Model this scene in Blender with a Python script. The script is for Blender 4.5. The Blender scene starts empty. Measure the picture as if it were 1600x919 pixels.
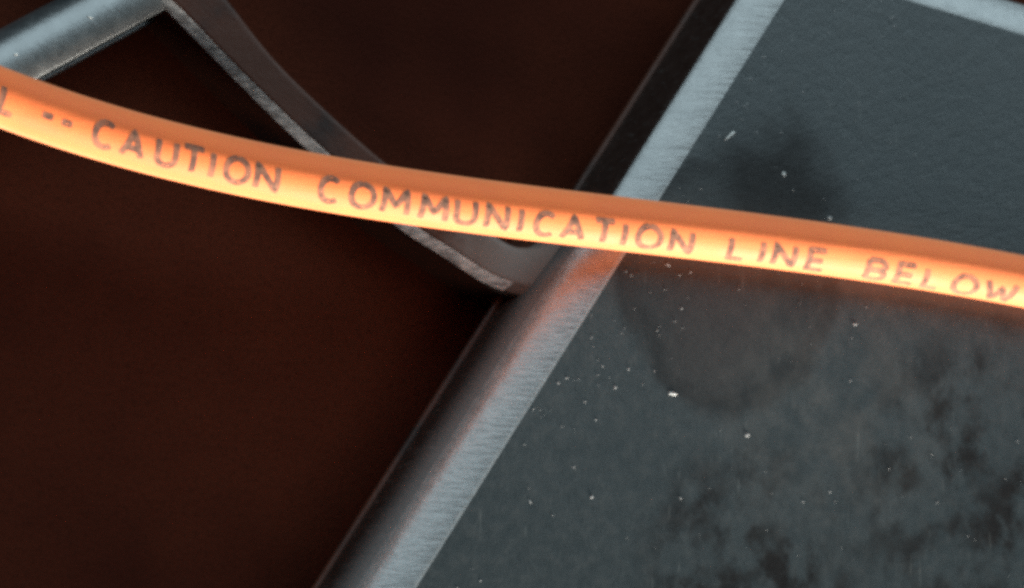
import bpy, bmesh, math, random
import numpy as np
from mathutils import Vector, Matrix

random.seed(7)
sc = bpy.context.scene
COL = sc.collection
MM = 0.001

# ------------------------------------------------------------------ camera
W, H = 1600.0, 919.0                       # reference pixel frame used to lay the plan out
VIEW = Vector((-0.47, -0.09, 0.88)).normalized()     # from the scene towards the camera
CAM_DIST = 0.60
FRAME_W = 0.1506                            # metres across the frame at the centre
HFOV = 2 * math.atan(FRAME_W / 2 / CAM_DIST)
cam_pos = VIEW * CAM_DIST
fwd = -VIEW
right = fwd.cross(Vector((0, 1, 0))).normalized()
up = right.cross(fwd).normalized()
cd = bpy.data.cameras.new('camera')
cam = bpy.data.objects.new('camera', cd)
COL.objects.link(cam)
cam.matrix_world = Matrix((
    (right.x, up.x, -fwd.x, cam_pos.x),
    (right.y, up.y, -fwd.y, cam_pos.y),
    (right.z, up.z, -fwd.z, cam_pos.z),
    (0, 0, 0, 1)))
cd.sensor_width = 36
cd.lens = 18 / math.tan(HFOV / 2)
cd.clip_start = 0.01
cd.clip_end = 50
cd.dof.use_dof = True
cd.dof.focus_distance = 0.588
cd.dof.aperture_fstop = 28
sc.camera = cam

# ------------------------------------------------------------------ light
wd = bpy.data.worlds.new('World')
sc.world = wd
wd.use_nodes = True
bg = wd.node_tree.nodes['Background']
bg.inputs[0].default_value = (0.80, 0.90, 1.0, 1)
bg.inputs[1].default_value = 0.05


def area_light(name, direction, dist, sx, sy, power, colour, target=(0, 0, 0)):
    ld = bpy.data.lights.new(name, 'AREA')
    ld.shape = 'RECTANGLE'
    ld.size, ld.size_y = sx, sy
    ld.energy = power
    ld.color = colour
    o = bpy.data.objects.new(name, ld)
    COL.objects.link(o)
    d = Vector(direction).normalized()
    o.location = Vector(target) + d * dist
    o.rotation_euler = d.to_track_quat('Z', 'Y').to_euler()
    return o


# cool daylight from a wide window beyond the top of the picture
area_light('window_light', (0.15, 0.78, 0.60), 0.75, 1.8, 0.88, 14.3, (0.71, 0.92, 1.0))
# low, warm, strong light coming across the panel from the near right
area_light('low_warm_light', (0.45, -0.88, 0.10), 1.3, 0.50, 0.16, 130, (1.0, 0.96, 0.86))
# added pale fill lamp behind the camera, brightening the near edge of the brace
area_light('brace_fill', (-0.20, -0.68, 0.70), 1.4, 0.40, 0.30, 4.2, (1.0, 0.95, 0.90))

sc.view_settings.view_transform = 'Standard'
sc.view_settings.look = 'None'
sc.view_settings.exposure = 0
sc.view_settings.gamma = 1
sc.view_settings.use_curve_mapping = False
sc.cycles.filter_width = 3.6
sc.cycles.use_denoising = False


# ------------------------------------------------------------------ helpers
def at(px, py, z=0.0):
    """world point on height z (metres) under photo pixel (px, py)"""
    k = FRAME_W / W / CAM_DIST
    d = fwd + right * ((px - W / 2) * k) - up * ((py - H / 2) * k)
    t = (z - cam_pos.z) / d.z
    return cam_pos + d * t


def link(name, me, mat=None, parent=None, smooth=True):
    o = bpy.data.objects.new(name, me)
    COL.objects.link(o)
    if mat:
        me.materials.append(mat)
    if parent:
        o.parent = parent
    if smooth:
        for p in me.polygons:
            p.use_smooth = True
    return o


def tag(o, label, cat, group=None):
    o['label'] = label
    o['category'] = cat
    if group:
        o['group'] = group
    return o


def mesh_from(name, verts, faces):
    me = bpy.data.meshes.new(name)
    me.from_pydata([tuple(v) for v in verts], [], faces)
    bm = bmesh.new()
    bm.from_mesh(me)
    bmesh.ops.recalc_face_normals(bm, faces=bm.faces)
    bm.to_mesh(me)
    bm.free()
    return me


def catmull(pts, n):
    """dense points through a list of Vectors"""
    P = [pts[0] * 2 - pts[1]] + list(pts) + [pts[-1] * 2 - pts[-2]]
    out = []
    for i in range(1, len(P) - 2):
        for k in range(n):
            t = k / n
            a, b, c, d = P[i - 1], P[i], P[i + 1], P[i + 2]
            out.append(0.5 * ((2 * b) + (c - a) * t + (2 * a - 5 * b + 4 * c - d) * t * t
                              + (3 * b - a - 3 * c + d) * t ** 3))
    out.append(P[-2].copy())
    return out


def resample(pts, n):
    L = [0.0]
    for a, b in zip(pts, pts[1:]):
        L.append(L[-1] + (b - a).length)
    out, j = [], 0
    for k in range(n):
        s = L[-1] * k / (n - 1)
        while j < len(L) - 2 and L[j + 1] < s:
            j += 1
        t = (s - L[j]) / max(1e-12, L[j + 1] - L[j])
        out.append(pts[j].lerp(pts[j + 1], min(1, t)))
    return out


def smooth(a, b, x):
    t = max(0.0, min(1.0, (x - a) / (b - a)))
    return t * t * (3 - 2 * t)


# ------------------------------------------------------------------ materials
_a, _b = at(380, 130, -0.013), at(620, 348, -0.013)
BRACE_ANG = -math.atan2(_b.y - _a.y, _b.x - _a.x)


class NT:
    def __init__(self, name):
        self.m = bpy.data.materials.new(name)
        self.m.use_nodes = True
        self.t = self.m.node_tree
        self.p = self.t.nodes['Principled BSDF']

    def n(self, kind, **kw):
        nd = self.t.nodes.new(kind)
        for k, v in kw.items():
            if k.startswith('i_'):
                nd.inputs[k[2:].replace('_', ' ')].default_value = v
            else:
                setattr(nd, k, v)
        return nd

    def l(self, a, b):
        self.t.links.new(a, b)

    def coords(self, scale=(1, 1, 1), rot=(0, 0, 0), loc=(0, 0, 0)):
        tc = self.n('ShaderNodeTexCoord')
        mp = self.n('ShaderNodeMapping')
        mp.inputs['Scale'].default_value = scale
        mp.inputs['Rotation'].default_value = rot
        mp.inputs['Location'].default_value = loc
        self.l(tc.outputs['Object'], mp.inputs['Vector'])
        return mp.outputs['Vector']

    def noise(self, vec, scale, detail=4, rough=0.55):
        nd = self.n('ShaderNodeTexNoise')
        nd.inputs['Scale'].default_value = scale
        nd.inputs['Detail'].default_value = detail
        nd.inputs['Roughness'].default_value = rough
        self.l(vec, nd.inputs['Vector'])
        return nd.outputs['Fac']

    def rng(self, v, a, b, c=0.0, d=1.0, smoothstep=True):
        nd = self.n('ShaderNodeMapRange')
        if smoothstep:
            nd.interpolation_type = 'SMOOTHSTEP'
        for i, x in enumerate((a, b, c, d)):
            nd.inputs[i + 1].default_value = x
        self.l(v, nd.inputs[0])
        return nd.outputs[0]

    def math(self, op, a, b=None, clamp=False):
        nd = self.n('ShaderNodeMath', operation=op, use_clamp=clamp)
        for i, x in enumerate((a, b)):
            if x is None:
                continue
            if isinstance(x, (int, float)):
                nd.inputs[i].default_value = x
            else:
                self.l(x, nd.inputs[i])
        return nd.outputs[0]

    def mix(self, f, a, b):
        nd = self.n('ShaderNodeMix', data_type='RGBA')
        if isinstance(f, (int, float)):
            nd.inputs[0].default_value = f
        else:
            self.l(f, nd.inputs[0])
        for i, x in ((6, a), (7, b)):
            if isinstance(x, tuple):
                nd.inputs[i].default_value = (*x, 1)
            else:
                self.l(x, nd.inputs[i])
        return nd.outputs[2]

    def bump(self, h, strength, dist, prev=None):
        nd = self.n('ShaderNodeBump')
        nd.inputs['Strength'].default_value = strength
        nd.inputs['Distance'].default_value = dist
        self.l(h, nd.inputs['Height'])
        if prev is not None:
            self.l(prev, nd.inputs['Normal'])
        return nd.outputs[0]

    def dist_to(self, vec, p, warp=None, squash=1.0):
        s = self.n('ShaderNodeVectorMath', operation='SUBTRACT')
        self.l(vec, s.inputs[0])
        s.inputs[1].default_value = tuple(p)
        out = s.outputs[0]
        ln = self.n('ShaderNodeVectorMath', operation='LENGTH')
        self.l(out, ln.inputs[0])
        return ln.outputs['Value']


def plastic_material(name, panel=False, streaks=False, ior=1.8, level=1.0, rough0=0.36, warm=False, worn=False, scuff_sheen=0.0, rub_and_light=False):
    N = NT(name)
    v = N.coords()
    big = N.noise(v, 38, 5, 0.6)
    mid = N.noise(v, 420, 6, 0.7)
    fine = N.noise(v, 1700, 3, 0.6)
    col = N.mix(N.rng(big, 0.35, 0.7), (0.005, 0.0100, 0.0120), (0.009, 0.0140, 0.0160))
    col = N.mix(N.math('MULTIPLY', N.rng(mid, 0.5, 0.75), 0.4), col, (0.020, 0.021, 0.020))
    rough = N.math('ADD', N.rng(mid, 0.3, 0.7, -0.04, 0.05), rough0)
    if warm:
        col = N.mix(N.rng(N.noise(v, 75, 4), 0.30, 0.55), (0.013, 0.0092, 0.0085), (0.044, 0.0165, 0.0105))
        dj = N.math('ADD', N.dist_to(v, at(815, 425, -0.011)), N.math('MULTIPLY', N.math('SUBTRACT', N.noise(v, 150, 5, 0.65), 0.5), 0.014))
        sz = N.n('ShaderNodeSeparateXYZ')
        N.l(v, sz.inputs[0])
        col = N.mix(N.math('MULTIPLY', N.rng(dj, 0.006, 0.015, 1, 0), N.rng(sz.outputs['Z'], -0.0150, -0.0135)), col, (0.105, 0.082, 0.072))  # rubbed joint, with pinkish light off the cable put into its colour
    if scuff_sheen:
        g = scuff_sheen
        col = N.mix(N.rng(N.noise(v, 500, 6, 0.75), 0.30, 0.70), (g * .82, g * .86, g * .87), (g * 1.2, g * 1.24, g * 1.24))  # scuffed grey, made paler to hold the window's sheen in the colour
    if rub_and_light:
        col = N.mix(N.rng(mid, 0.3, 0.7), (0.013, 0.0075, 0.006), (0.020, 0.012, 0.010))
        # near half of the wall: short rub strokes, with window light painted in pale
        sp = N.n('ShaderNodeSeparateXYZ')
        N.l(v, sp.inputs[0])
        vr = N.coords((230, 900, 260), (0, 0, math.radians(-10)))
        rub_lit = N.math('MULTIPLY', N.rng(sp.outputs['Y'], at(860, 400).y, at(690, 680).y), N.rng(N.noise(vr, 1.0, 5, 0.6), 0.22, 0.80))
        rub_lit = N.math('MULTIPLY', rub_lit, N.rng(sp.outputs['Z'], -0.0135, -0.0030))
        band = N.math('MULTIPLY', N.rng(sp.outputs['Y'], at(1020, 320).y, at(940, 430).y), N.rng(sp.outputs['Z'], -0.0125, -0.0035))  # painted fade from the lit shoulder down the wall
        rub_lit = N.math('MAXIMUM', rub_lit, N.math('MULTIPLY', band, 0.7))
        col = N.mix(rub_lit, col, (0.17, 0.177, 0.177))
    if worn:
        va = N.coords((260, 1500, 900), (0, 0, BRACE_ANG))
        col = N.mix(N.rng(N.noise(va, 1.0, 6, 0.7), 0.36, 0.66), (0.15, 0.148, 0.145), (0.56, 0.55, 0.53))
    if panel:
        # dried ring mark and dark rubbed patches that belong to the surface
        wob = N.noise(v, 60, 3)
        d = N.math('ADD', N.dist_to(v, at(1140, 445, 0)), N.math('MULTIPLY', N.math('SUBTRACT', wob, 0.5), 0.010))
        ring = N.math('MULTIPLY', N.rng(d, 0.0130, 0.0175), N.rng(d, 0.0185, 0.0215, 1, 0))
        disc = N.rng(d, 0.0180, 0.0210, 1, 0)
        d2 = N.math('ADD', N.dist_to(v, at(1110, 520, 0)), N.math('MULTIPLY', N.math('SUBTRACT', wob, 0.5), 0.012))
        brown = N.rng(d2, 0.004, 0.015, 1, 0)  # warm glow of the cable, painted into the panel colour
        # scuffs in the near right corner, drawn out along one direction
        vs = N.coords((165, 125, 1), (0, 0, math.radians(24)))
        sn = N.noise(vs, 1.0, 5, 0.62)
        d3 = N.dist_to(v, at(1180, 900, 0))
        d4 = N.dist_to(v, at(1540, 760, 0))
        reach = N.math('MAXIMUM', N.rng(d3, 0.012, 0.024, 1, 0), N.rng(d4, 0.012, 0.034, 1, 0))
        scuff = N.math('MULTIPLY', N.math('MULTIPLY', N.rng(sn, 0.38, 0.61), N.rng(N.noise(v, 85, 3), 0.34, 0.56)), reach)
        dark = N.math('MAXIMUM', N.math('MULTIPLY', ring, 0.55), N.math('MULTIPLY', scuff, 0.95))
        dark = N.math('MAXIMUM', dark, N.math('MULTIPLY', disc, 0.42))
        d5 = N.math('ADD', N.dist_to(v, at(1215, 320, 0)), N.math('MULTIPLY', N.math('SUBTRACT', N.noise(v, 110, 4), 0.5), 0.012))
        dark = N.math('MAXIMUM', dark, N.math('MULTIPLY', N.rng(d5, 0.0060, 0.0165, 1, 0), 0.80))
        col = N.mix(N.math('MULTIPLY', brown, 0.30), col, (0.040, 0.026, 0.022))
        col = N.mix(dark, col, (0.006, 0.0050, 0.0050))
        N.l(N.math('MULTIPLY', N.math('SUBTRACT', 1.0, N.math('MULTIPLY', dark, 0.80)), level), N.p.inputs['Specular IOR Level'])
        # cloudy dust film over the middle of the panel
        hz = N.math('MULTIPLY', N.rng(N.dist_to(v, at(1290, 620, 0)), 0.006, 0.030, 1, 0), N.rng(N.noise(v, 130, 5, 0.6), 0.36, 0.66))
        col = N.mix(N.math('MULTIPLY', hz, 0.5), col, (0.040, 0.039, 0.037))
        # pale handling haze: faint hair scratches
        vh = N.coords((1500, 160, 1), (0, 0, math.radians(-62)))
        hair = N.rng(N.noise(vh, 1.0, 2, 0.5), 0.66, 0.80)
        col = N.mix(N.math('MULTIPLY', hair, 0.35), col, (0.10, 0.105, 0.10))
    nrm = N.bump(mid, 0.16, 0.0006)
    nrm = N.bump(fine, 0.30, 0.00012, nrm)
    if streaks:
        vs = N.coords((170, 1300, 500), (0, 0, math.radians(-10)))
        st = N.noise(vs, 1.0, 5, 0.65)
        nrm = N.bump(st, 0.28, 0.0006, nrm)
        col = N.mix(N.math('MULTIPLY', N.rng(st, 0.55, 0.75), 0.4), col, (0.07, 0.072, 0.070))
    N.l(col, N.p.inputs['Base Color'])
    N.l(rough, N.p.inputs['Roughness'])
    N.l(nrm, N.p.inputs['Normal'])
    N.p.inputs['IOR'].default_value = ior
    N.p.inputs['Specular IOR Level'].default_value = level
    return N.m


def cable_material():
    N = NT('orange_jacket')
    v = N.coords()
    a = N.noise(v, 120, 4)
    col = N.mix(N.rng(a, 0.35, 0.7), (0.58, 0.088, 0.008), (0.62, 0.102, 0.011))
    f = N.noise(v, 900, 3)
    col = N.mix(N.math('MULTIPLY', N.rng(f, 0.55, 0.8), 0.12), col, (0.54, 0.105, 0.02))
    N.l(col, N.p.inputs['Base Color'])
    N.l(N.rng(a, 0.3, 0.7, 0.62, 0.70), N.p.inputs['Roughness'])
    N.p.inputs['Specular IOR Level'].default_value = 0.22
    vs = N.coords((60, 1400, 1400), (0, 0, math.radians(-9)))
    N.l(N.bump(N.noise(vs, 1.0, 3), 0.10, 0.0004, N.bump(f, 0.15, 0.0001)), N.p.inputs['Normal'])
    N.p.inputs['Sheen Weight'].default_value = 0.62
    N.p.inputs['Sheen Roughness'].default_value = 0.55
    N.p.inputs['Sheen Tint'].default_value = (1.0, 0.82, 0.52, 1)
    N.p.inputs['Subsurface Weight'].default_value = 0.15
    N.p.inputs['Subsurface Radius'].default_value = (1.0, 0.35, 0.1)
    N.p.inputs['Subsurface Scale'].default_value = 0.0012
    return N.m


def ink_material():
    N = NT('faded_ink')
    v = N.coords()
    a = N.noise(v, 700, 4, 0.6)
    N.l(N.mix(N.rng(a, 0.35, 0.65), (0.10, 0.058, 0.046), (0.21, 0.120, 0.085)), N.p.inputs['Base Color'])
    N.p.inputs['Roughness'].default_value = 0.7
    N.p.inputs['Specular IOR Level'].default_value = 0.0
    N.l(N.rng(a, 0.25, 0.75, 0.92, 0.55), N.p.inputs['Alpha'])
    return N.m


def floor_material():
    N = NT('brown_floor')
    v = N.coords()
    a = N.noise(v, 16, 4)
    f = N.noise(v, 1100, 4, 0.7)
    col = N.mix(N.rng(a, 0.3, 0.7), (0.021, 0.0058, 0.0040), (0.048, 0.0122, 0.0066))
    col = N.mix(N.math('MULTIPLY', N.rng(f, 0.45, 0.7), 0.45), col, (0.018, 0.006, 0.004))
    N.l(col, N.p.inputs['Base Color'])
    N.p.inputs['Roughness'].default_value = 0.8
    N.p.inputs['Specular IOR Level'].default_value = 0.0
    N.l(N.bump(f, 0.4, 0.0006), N.p.inputs['Normal'])
    return N.m


def dust_material(name='pale_dust', c0=(0.12, 0.12, 0.12), c1=(0.26, 0.26, 0.26)):
    N = NT(name)
    v = N.coords()
    N.l(N.mix(N.noise(v, 900), c0, c1), N.p.inputs['Base Color'])
    N.p.inputs['Roughness'].default_value = 0.7
    return N.m


M_PANEL = plastic_material('worn_dark_plastic_top', panel=True, ior=1.6, level=0.50, rough0=0.42)
M_EDGE = plastic_material('scuffed_lit_shoulder', streaks=True, ior=1.6, level=0.85, rough0=0.32, scuff_sheen=0.155)
M_WALL = plastic_material('dark_side_wall', streaks=True, ior=1.5, level=0.16, rough0=0.45, rub_and_light=True)
M_BAR = plastic_material('worn_dark_plastic', ior=1.8, level=0.95, rough0=0.42)
M_BRACE = plastic_material('rust_tinged_dark_brace', ior=1.5, level=0.14, rough0=0.42, warm=True)
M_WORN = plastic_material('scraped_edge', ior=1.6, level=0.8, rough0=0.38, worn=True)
M_CABLE = cable_material()
M_INK = ink_material()
M_FLOOR = floor_material()
M_DUST = dust_material()
M_LINT = dust_material('white_lint', (0.28, 0.28, 0.27), (0.50, 0.50, 0.48))

# ------------------------------------------------------------------ floor
FLOOR_Z = -24.5 * MM
fz = FLOOR_Z
me = mesh_from('floor', [(-1.5, -1.5, fz), (1.5, -1.5, fz), (1.5, 1.5, fz), (-1.5, 1.5, fz)], [(0, 1, 2, 3)])
floor = link('floor', me, M_FLOOR)
floor['kind'] = 'structure'

# ------------------------------------------------------------------ frame: panel, brace, crossbar
frame = bpy.data.objects.new('moulded_frame', None)
COL.objects.link(frame)
frame.location = (0, 0, 0)
frame.empty_display_size = 0.02
tag(frame, 'dark grey moulded plastic frame with flat panel, brace and rounded edges beneath the cable', 'frame')

# plan of the panel: left edge, top edge (from the photo), then free right and near edges
e0, e1 = at(1225, 0), at(650, 919)
ldir = (e1 - e0).normalized()                 # runs towards the viewer
t0, t1 = at(1417, 0), at(1600, 54.7)
tdir = (t1 - t0).normalized()


def isect(p, d, q, e):
    den = d.x * e.y - d.y * e.x
    s = ((q.x - p.x) * e.y - (q.y - p.y) * e.x) / den
    return p + d * s


c_tl = isect(e0, ldir, t0, tdir)
c_bl = c_tl + ldir * 0.30
c_tr = c_tl + tdir * 0.20
c_br = c_bl + tdir * 0.20 + ldir * -0.02
corners = [c_bl, c_tl, c_tr, c_br]


def rounded_loop(cs, R, step):
    n = len(cs)
    out = []
    ends = []
    for i in range(n):
        a, b, c = cs[i - 1], cs[i], cs[(i + 1) % n]
        d1, d2 = (a - b).normalized(), (c - b).normalized()
        ang = d1.angle(d2)
        tl = R / math.tan(ang / 2)
        p, q = b + d1 * tl, b + d2 * tl
        cen = b + (d1 + d2).normalized() * (R / math.sin(ang / 2))
        ends.append((p, q, cen))
    for i in range(n):
        p, q, cen = ends[i]
        v1, v2 = p - cen, q - cen
        k = 10
        for j in range(k + 1):
            vv = v1.lerp(v2, j / k)
            out.append((cen + vv.normalized() * R, vv.normalized()))
        p2 = ends[(i + 1) % n][0]
        L = (p2 - q).length
        m = max(2, int(L / step))
        nn = v2.normalized()
        for j in range(1, m):
            out.append((q.lerp(p2, j / m), nn))
    return out


loop = rounded_loop(corners, 7 * MM, 2.5 * MM)
rim_a, rim_b = at(1085, 0, -16 * MM), at(510, 919, -16 * MM)
nl = Vector((-ldir.y, ldir.x, 0))
if nl.x > 0:
    nl = -nl
o_top, o_bot = (rim_a - e0).dot(nl), (rim_b - e1).dot(nl)
print('rim offsets mm', o_top * 1000, o_bot * 1000, flush=True)


def profile(k):
    """edge profile as (outward, z) in mm; k = 0 steep wall, 1 slack shoulder"""
    seq = []                                   # (normal angle in degrees, path length in mm)
    seq += [(3, 0.4), (8, 0.4), (13, 0.4)]
    for j in range(8):
        seq.append((17 + 22 * j / 7, 0.56))
    nb = 10
    for j in range(1, nb + 1):
        seq.append((39 + 48 * (j / nb) ** (1.0 - 0.4 * k), (1.9 + 3.8 * k) / nb))
    x = z = 0.0
    out = [(x, z)]
    for a, d in seq:
        x += d * math.cos(math.radians(a))
        z -= d * math.sin(math.radians(a))
        out.append((x, z))
    out.append((x + 0.05, -12.0))
    out.append((x + 0.10, -15.4))
    return out


verts, faces = [], []
rows, feet = [], []
NP = len(profile(0))
for p, nn in loop:
    y = (p - e0).dot(ldir)                    # metres down the left edge
    along = smooth(0.040, 0.068, y) if abs((p - e0).dot(nl)) < 0.002 else 0.0
    row = []
    feet.append(profile(along)[-1][0])
    for (ox, oz) in profile(along):
        row.append(len(verts))
        verts.append(p + nn * (ox * MM) + Vector((0, 0, oz * MM)))
    rows.append(row)
n = len(rows)
for i in range(n):
    a, b = rows[i], rows[(i + 1) % n]
    for j in range(NP - 1):
        faces.append((a[j], b[j], b[j + 1], a[j + 1]))
kk = NP - 1
sh = [f for i, f in enumerate(faces) if i % kk < 15]
wl = [f for i, f in enumerate(faces) if i % kk >= 15]
edge = link('shoulder', mesh_from('shoulder', verts, sh), M_EDGE, frame)
edge['label'] = 'worn shoulder with painted-in window sheen rolling down from the panel'
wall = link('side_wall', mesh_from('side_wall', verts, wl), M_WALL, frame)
top_v = [p.copy() for p, nn in loop]
bot = [p + nn * (5.0 * MM) + Vector((0, 0, -15 * MM)) for p, nn in loop]
me = mesh_from('panel_top', top_v, [tuple(range(n))])
top = link('panel_top', me, M_PANEL, frame, smooth=False)
if me.polygons[0].normal.z < 0:
    me.flip_normals()
# foot flange round the bottom of the wall
verts, faces = [], []
fo = [(4.6, -14.9), (5.9, -15.0), (6.2, -15.2), (6.3, -15.7), (6.2, -16.3), (4.6, -16.3)]
for (p, nn), foot in zip(loop, feet):
    for ox, oz in fo:
        verts.append(p + nn * ((ox - 5.6 + foot) * MM) + Vector((0, 0, oz * MM)))
k = len(fo)
for i in range(n):
    j = (i + 1) % n
    for q in range(k):
        r = (q + 1) % k
        faces.append((i * k + q, j * k + q, j * k + r, i * k + r))
fl = link('foot_flange', mesh_from('foot_flange', verts, faces), M_BRACE, frame)

# plinth set well back under the panel, carrying it
inner = rounded_loop([c_bl + (c_tr - c_bl) * .12, c_tl + (c_br - c_tl) * .12, c_tr + (c_bl - c_tr) * .12, c_br + (c_tl - c_br) * .12], 7 * MM, 20 * MM)
verts, faces = [], []
for p, nn in inner:
    verts += [Vector((p.x, p.y, -0.2 * MM)), Vector((p.x, p.y, FLOOR_Z))]
m = len(inner)
for i in range(m):
    j = (i + 1) % m
    faces.append((2 * i, 2 * j, 2 * j + 1, 2 * i + 1))
link('plinth', mesh_from('plinth', verts, faces), M_BAR, frame)

# brace running from the far left into the panel wall
BZ = -13.0
Lp = [(90, -160), (170, -75), (262, 10), (380, 130), (490, 236), (620, 348), (705, 404), (775, 451), (835, 490), (880, 518)]
Rp = [(215, -175), (290, -85), (360, 0), (450, 110), (600, 248), (690, 308), (752, 348), (782, 371), (806, 386), (828, 387), (846, 377), (872, 347), (910, 300)]
Lc = resample(catmull([at(x, y, BZ * MM) for x, y in Lp], 16), 110)
# map the right side so that the cross lines stay square to the brace until the crotch
Rc = catmull([at(x, y, BZ * MM) for x, y in Rp], 16)
Rc = resample(Rc, 110)


def wall_fillet(p):
    """height gained (mm) where the brace runs up into the panel wall"""
    d = (p - e0).dot(nl) * 1000 - 5.9          # mm clear of the wall
    if d >= 8.5:
        return 0.0
    return 6.0 * (1 - max(d, -1.5) / 8.5) ** 2.4


verts, faces, rows = [], [], []
for i in range(110):
    l, r = Lc[i], Rc[i]
    d = (r - l)
    wdt = d.length * 1000
    d.normalize()
    row = []
    sec = [(0.0, -24.5 - BZ), (0.0, -8.0), (0.0, -2.0)]
    rr = 1.7
    sec += [(0.05, -1.5), (0.28, -1.2), (0.65, -0.86), (1.05, -0.53), (1.4, -0.24), (1.6, -0.08)]
    for j in range(0, 12):
        f = j / 12
        sec.append((rr + (wdt - rr - 1.2) * f, 0.0))
    for j in range(0, 6):
        a = math.pi / 2 * j / 5
        sec.append((wdt - 1.2 + 1.2 * math.sin(a), -1.2 + 1.2 * math.cos(a)))
    sec += [(wdt, -2.0), (wdt, -8.0), (wdt, -24.5 - BZ)]
    for ox, oz in sec:
        p = l + d * (ox * MM)
        g = wall_fillet(p) if oz > -6 else 0.0
        row.append(len(verts))
        verts.append(p + Vector((0, 0, (oz + g) * MM)))
    rows.append(row)
for a, b in zip(rows, rows[1:]):
    for j in range(len(a) - 1):
        faces.append((a[j], b[j], b[j + 1], a[j + 1]))
k = len(rows[0]) - 1
cut = max(i for i in range(110) if (Lc[i] - e0).dot(nl) * 1000 > 8.2)
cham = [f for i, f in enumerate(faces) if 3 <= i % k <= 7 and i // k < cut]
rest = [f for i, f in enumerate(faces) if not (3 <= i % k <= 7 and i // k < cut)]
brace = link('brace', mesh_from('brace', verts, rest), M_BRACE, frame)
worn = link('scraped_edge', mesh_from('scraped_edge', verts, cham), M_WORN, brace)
worn['label'] = 'pale scraped edge along the near side of the brace'
brace['label'] = 'slanting brace with a pale worn edge joining the panel wall'

# crossbar in the far left corner: a round-topped bar with a thin lip on its near side
BARZ = -12.0
b0, b1 = at(-330, 268, BARZ * MM), at(236, -36, BARZ * MM)
bd = (b1 - b0).normalized()
bn = Vector((bd.y, -bd.x, 0))                  # towards the near right side
if bn.y > 0:
    bn = -bn
sec = [(-3.0, -24.5), (-3.0, -17)]
def bar_top(o):
    """height (mm) of the crossbar's crown across its width"""
    if o < 1.5:
        t = (1.5 - o) / 4.5
        return -2.7 * t ** 2 - 1.6 * t ** 8
    t = (o - 1.5) / 3.5
    return -0.95 * t ** 2


for j in range(0, 31):
    o = -3.0 + 8.0 * j / 30
    sec.append((o, BARZ + bar_top(o)))
sec += [(5.25, BARZ - 1.4), (5.3, -15), (5.3, -18.0), (5.3, -24.5)]


def extrude(sec, p, q, nvec, name, mat, parent, m=24, closed=False):
    verts, faces = [], []
    k = len(sec)
    for i in range(m + 1):
        c = p.lerp(q, i / m)
        for ox, oz in sec:
            verts.append(Vector((c.x, c.y, 0)) + nvec * (ox * MM) + Vector((0, 0, oz * MM)))
    for i in range(m):
        for j in range(k if closed else k - 1):
            jj = (j + 1) % k
            faces.append((i * k + j, (i + 1) * k + j, (i + 1) * k + jj, i * k + jj))
    if closed:
        faces.append(tuple(range(k)))
        faces.append(tuple(range(m * k, m * k + k)))
    return link(name, mesh_from(name, verts, faces), mat, parent)


bar = extrude(sec, b0, b1, bn, 'crossbar', M_BAR, frame)
bar['label'] = 'round topped blue grey crossbar under the far end of the cable'
lip = extrude([(5.2, -17.7), (5.9, -17.5), (6.3, -17.7), (6.3, -18.3), (5.2, -18.3)], b0, b1, bn, 'lip', M_BAR, bar, closed=True)

# ------------------------------------------------------------------ cable
CR = 4.0
cx = np.array([0, 163, 365, 500, 640, 800, 900, 1000, 1250, 1400, 1600], float)
cy = np.array([151.5, 206, 259, 287, 304, 330.5, 341.5, 354, 383, 406, 440], float)
cf = np.polyfit(cx / 1000, cy, 4)


def cable_y(x):
    xx = min(max(x, -60), 1660)
    y = np.polyval(cf, xx / 1000)
    sl = np.polyval(np.polyder(cf), xx / 1000) / 1000
    return float(y + sl * (x - xx))




def cable_z(x):
    """the cable rests on the panel beyond the right of the picture and bows up a little to the left"""
    return (CR + 0.08 + 0.9 * (1 - smooth(900, 2000, x))) * MM


axis = [at(x, cable_y(x), cable_z(x)) for x in np.linspace(-500, 2100, 261)]


def cable_frame(i):
    a, b = axis[max(0, i - 1)], axis[min(len(axis) - 1, i + 1)]
    t = (b - a).normalized()
    v = (cam_pos - axis[i])
    u = (v - t * v.dot(t)).normalized()        # faces the viewer at rest: angle origin of the print
    w = u.cross(t)
    if w.y > 0:
        w = -w
    return axis[i], t, u, w


FR = [cable_frame(i) for i in range(len(axis))]


def on_cable(px, ang, r=CR):
    f = (px + 500) / 10.0
    i = int(max(0, min(len(FR) - 2, math.floor(f))))
    k = f - i
    c = FR[i][0].lerp(FR[i + 1][0], k)
    u = FR[i][2].lerp(FR[i + 1][2], k)
    w = FR[i][3].lerp(FR[i + 1][3], k)
    return c + (u * math.cos(ang) + w * math.sin(ang)) * (r * MM)


NS = 56
verts, faces = [], []
for i, (c, t, u, w) in enumerate(FR):
    for j in range(NS):
        a = 2 * math.pi * j / NS
        verts.append(c + (u * math.cos(a) + w * math.sin(a)) * (CR * MM))
for i in range(len(FR) - 1):
    for j in range(NS):
        jj = (j + 1) % NS
        faces.append((i * NS + j, (i + 1) * NS + j, (i + 1) * NS + jj, i * NS + jj))
faces.append(tuple(range(NS)))
faces.append(tuple(range((len(FR) - 1) * NS, len(FR) * NS)))
cable = link('cable', mesh_from('cable', verts, faces), M_CABLE)
tag(cable, 'bright orange plastic cable printed with a caution notice, lying across the dark frame', 'cable')


# printed letters: each glyph is a set of strokes, drawn on the jacket
def arc(cx, cy, rx, ry, a, b, n=16):
    return [(cx + rx * math.cos(math.radians(a + (b - a) * i / n)),
             cy + ry * math.sin(math.radians(a + (b - a) * i / n))) for i in range(n + 1)]


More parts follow.
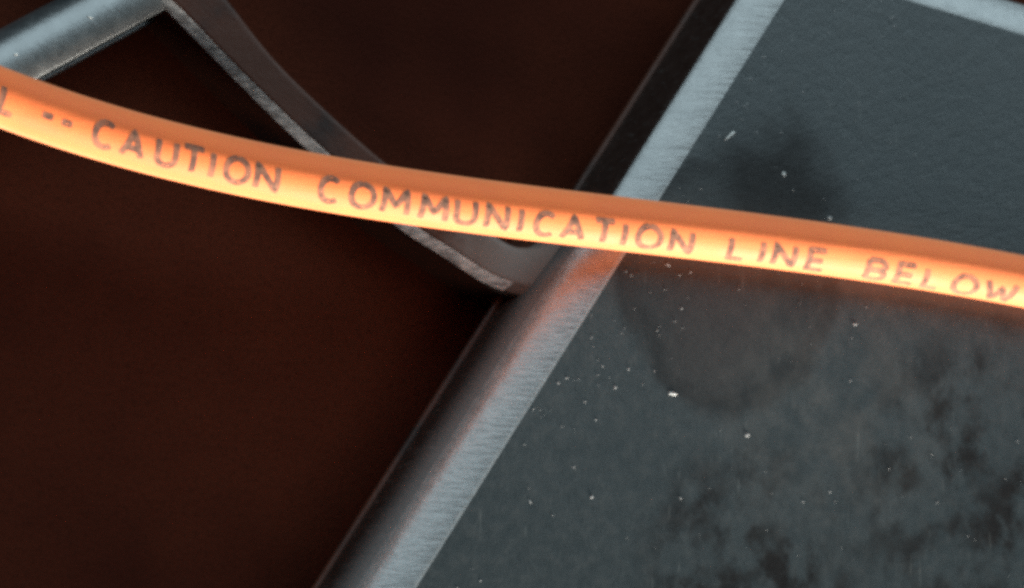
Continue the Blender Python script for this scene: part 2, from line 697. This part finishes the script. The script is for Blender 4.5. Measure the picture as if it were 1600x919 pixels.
G = {
    'A': [[(0, 0), (.5, 1), (1, 0)], [(.17, .34), (.83, .34)]],
    'B': [[(.05, 0), (.05, 1)], [(.05, 1), (.6, 1)] + arc(.6, .77, .34, .23, 90, -90)[1:] + [(.05, .54)],
          [(.6, .54)] + arc(.6, .27, .38, .27, 90, -90)[1:] + [(.05, 0)]],
    'C': [arc(.52, .5, .5, .5, 48, 312, 22)],
    'E': [[(.95, 1), (.05, 1), (.05, 0), (.98, 0)], [(.05, .52), (.82, .52)]],
    'I': [[(.5, 0), (.5, 1)]],
    'L': [[(.08, 1), (.08, 0), (.95, 0)]],
    'M': [[(0, 0), (.06, 1), (.5, .35), (.94, 1), (1, 0)]],
    'N': [[(.04, 0), (.04, 1), (.96, 0), (.96, 1)]],
    'O': [arc(.5, .5, .5, .5, 90, 450, 28)],
    'T': [[(0, 1), (1, 1)], [(.5, 1), (.5, 0)]],
    'U': [[(.04, 1), (.04, .32)] + arc(.5, .32, .46, .32, 180, 360, 14)[1:] + [(.96, 1)]],
    'W': [[(0, 1), (.25, 0), (.5, .75), (.75, 0), (1, 1)]],
    '-': [[(.1, .5), (.9, .5)]],
}
TEXT = [('L', 11, 22), ('-', 72, 20), ('-', 102, 20),
        ('C', 161, 30), ('A', 205, 29), ('U', 257, 28), ('T', 298, 29), ('I', 328, 10), ('O', 366, 32), ('N', 413, 32),
        ('C', 511, 30), ('O', 561, 33), ('M', 613, 36), ('M', 673, 36), ('U', 722, 29), ('N', 771, 31), ('I', 808, 10),
        ('C', 847, 30), ('A', 890, 30), ('T', 938, 28), ('I', 970, 10), ('O', 1008, 33), ('N', 1059, 31),
        ('L', 1146, 24), ('I', 1185, 10), ('N', 1220, 31), ('E', 1271, 26),
        ('B', 1364, 27), ('E', 1411, 27), ('L', 1453, 24), ('O', 1504, 33), ('W', 1560, 42)]
HALF = math.radians(25)


def text_angle(px):
    return math.radians(3 + 32 * max(0, px) / 1450.0)


def letter(ch, px, wd):
    verts, faces = [], []
    mid = text_angle(px)
    jit = random.uniform(-1, 1) * math.radians(1.2)
    pxmm = 1000 * FRAME_W / W
    for stroke in G[ch]:
        # work in mm on the unrolled jacket
        pts = [Vector(((x - .5) * wd * 1.06 * pxmm, (y - .5) * 2 * HALF * CR, 0)) for x, y in stroke]
        L = sum((b - a).length for a, b in zip(pts, pts[1:]))
        # densify straight runs
        dense = []
        for a, b in zip(pts, pts[1:]):
            m = max(1, int((b - a).length / 0.25))
            for k in range(m):
                dense.append(a.lerp(b, k / m))
        dense.append(pts[-1])
        base = len(verts)
        for k, p in enumerate(dense):
            a, b = dense[max(0, k - 1)], dense[min(len(dense) - 1, k + 1)]
            t = (b - a).normalized()
            nn = Vector((-t.y, t.x, 0))
            hw = 0.46
            if k in (0, len(dense) - 1):
                hw *= 0.75
            for s in (-1, 1):
                q = p + nn * (hw * s)
                verts.append(on_cable(px + (q.x - 0.12 * q.y) / pxmm, mid + jit - q.y / CR, CR + 0.022 + 0.002 * (len(verts) % 3)))
        for k in range(len(dense) - 1):
            i = base + 2 * k
            faces.append((i, i + 2, i + 3, i + 1))
    return link('printed_dash' if ch == '-' else 'printed_letter', mesh_from('printed_letter', verts, faces), M_INK, cable)


for ch, px, wd in TEXT:
    letter(ch, px - 10, wd)


# ------------------------------------------------------------------ dust
def fleck(bmv, bmf, c, lx, ly, lz, ang):
    """one small uneven flake added to a vertex / face list (metres, angle in plan)"""
    base = len(bmv)
    k = 6
    ca, sa = math.cos(ang), math.sin(ang)
    rad = [random.uniform(.45, 1.25) for _ in range(k)]
    for zz, s in ((0.0, .8), (.5, 1.0), (1.0, .7)):
        for j in range(k):
            a = 2 * math.pi * j / k
            r = s * rad[j]
            x, y = lx / 2 * r * math.cos(a), ly / 2 * r * math.sin(a)
            bmv.append(c + Vector((x * ca - y * sa, x * sa + y * ca, lz * zz)))
    for q in range(2):
        for j in range(k):
            jj = (j + 1) % k
            bmf.append((base + q * k + j, base + q * k + jj, base + (q + 1) * k + jj, base + (q + 1) * k + j))
    bmf.append(tuple(base + j for j in range(k)))
    bmf.append(tuple(base + 2 * k + j for j in range(k)))


PX = FRAME_W / W
big = [
    (1050, 615, 23, 7, -8, 'brightest white lint fleck, on the panel below the cable'),
    (1225, 272, 12, 6, -60, 'white fleck in the middle of the dark stain above the cable'),
    (1297, 341, 11, 7, -10, 'small white crumb touching the far side of the cable on the panel'),
    (1335, 507, 11, 4, 5, 'pale grey fleck on the panel below the last printed word'),
    (925, 777, 9, 4, 10, 'white speck near the pale panel edge at the bottom of the picture'),
    (1167, 680, 11, 5, 10, 'dull pale fleck right of and below the brightest white fleck'),
    (1140, 212, 30, 5, 38, 'long slanting grey sliver on the panel next to the pale edge'),
]
for px, py, a, b, ang, lab in big:
    v, f = [], []
    fleck(v, f, at(px, py, 0.03 * MM), a * PX, b * PX, 0.10 * MM, math.radians(ang))
    tag(link('lint_fleck', mesh_from('lint_fleck', v, f), M_LINT if a > 11 else M_DUST), lab, 'lint', 'pale flecks on the frame')
for px, py, a, b, ang, lab in [(140, 27, 11, 5, -15, 'small white fleck high on the round crossbar'),
                               (25, 85, 9, 8, 0, 'round white crumb on the crossbar next to the cable')]:
    p = at(px, py, 0)
    for _ in range(8):                          # drop onto the rounded bar
        o = max(-2.9, min(4.9, (p - b0).dot(bn) * 1000))
        z = (BARZ + bar_top(o)) * MM
        p = at(px, py, z)
    v, f = [], []
    fleck(v, f, p, a * PX, b * PX, 0.10 * MM, math.radians(ang))
    tag(link('lint_fleck', mesh_from('lint_fleck', v, f), M_LINT), lab, 'lint', 'pale flecks on the frame')

v, f = [], []
for i in range(230):
    y = random.uniform(-30, 940)
    edge_x = 1225 - .6257 * y
    if i < 105:
        y = random.uniform(-20, 680)
        edge_x = 1225 - .6257 * y
        x = edge_x + 6 + abs(random.gauss(0, 95))
    else:
        x = random.uniform(edge_x + 8, 1640)
    if y < (x - 1417) * .299 + 6:
        continue
    s = random.choice((2, 2, 2.5, 3, 3, 4, 5.5)) * PX * random.uniform(.4, .7)
    fleck(v, f, at(x, y, 0.02 * MM), s * random.uniform(1.2, 2.8), s * .8, 0.05 * MM, math.radians(random.gauss(0, 25)))
dust = link('dust', mesh_from('dust', v, f), M_DUST)
dust['kind'] = 'stuff'
dust['label'] = 'fine pale dust specks scattered over the dark panel'
dust['category'] = 'dust'
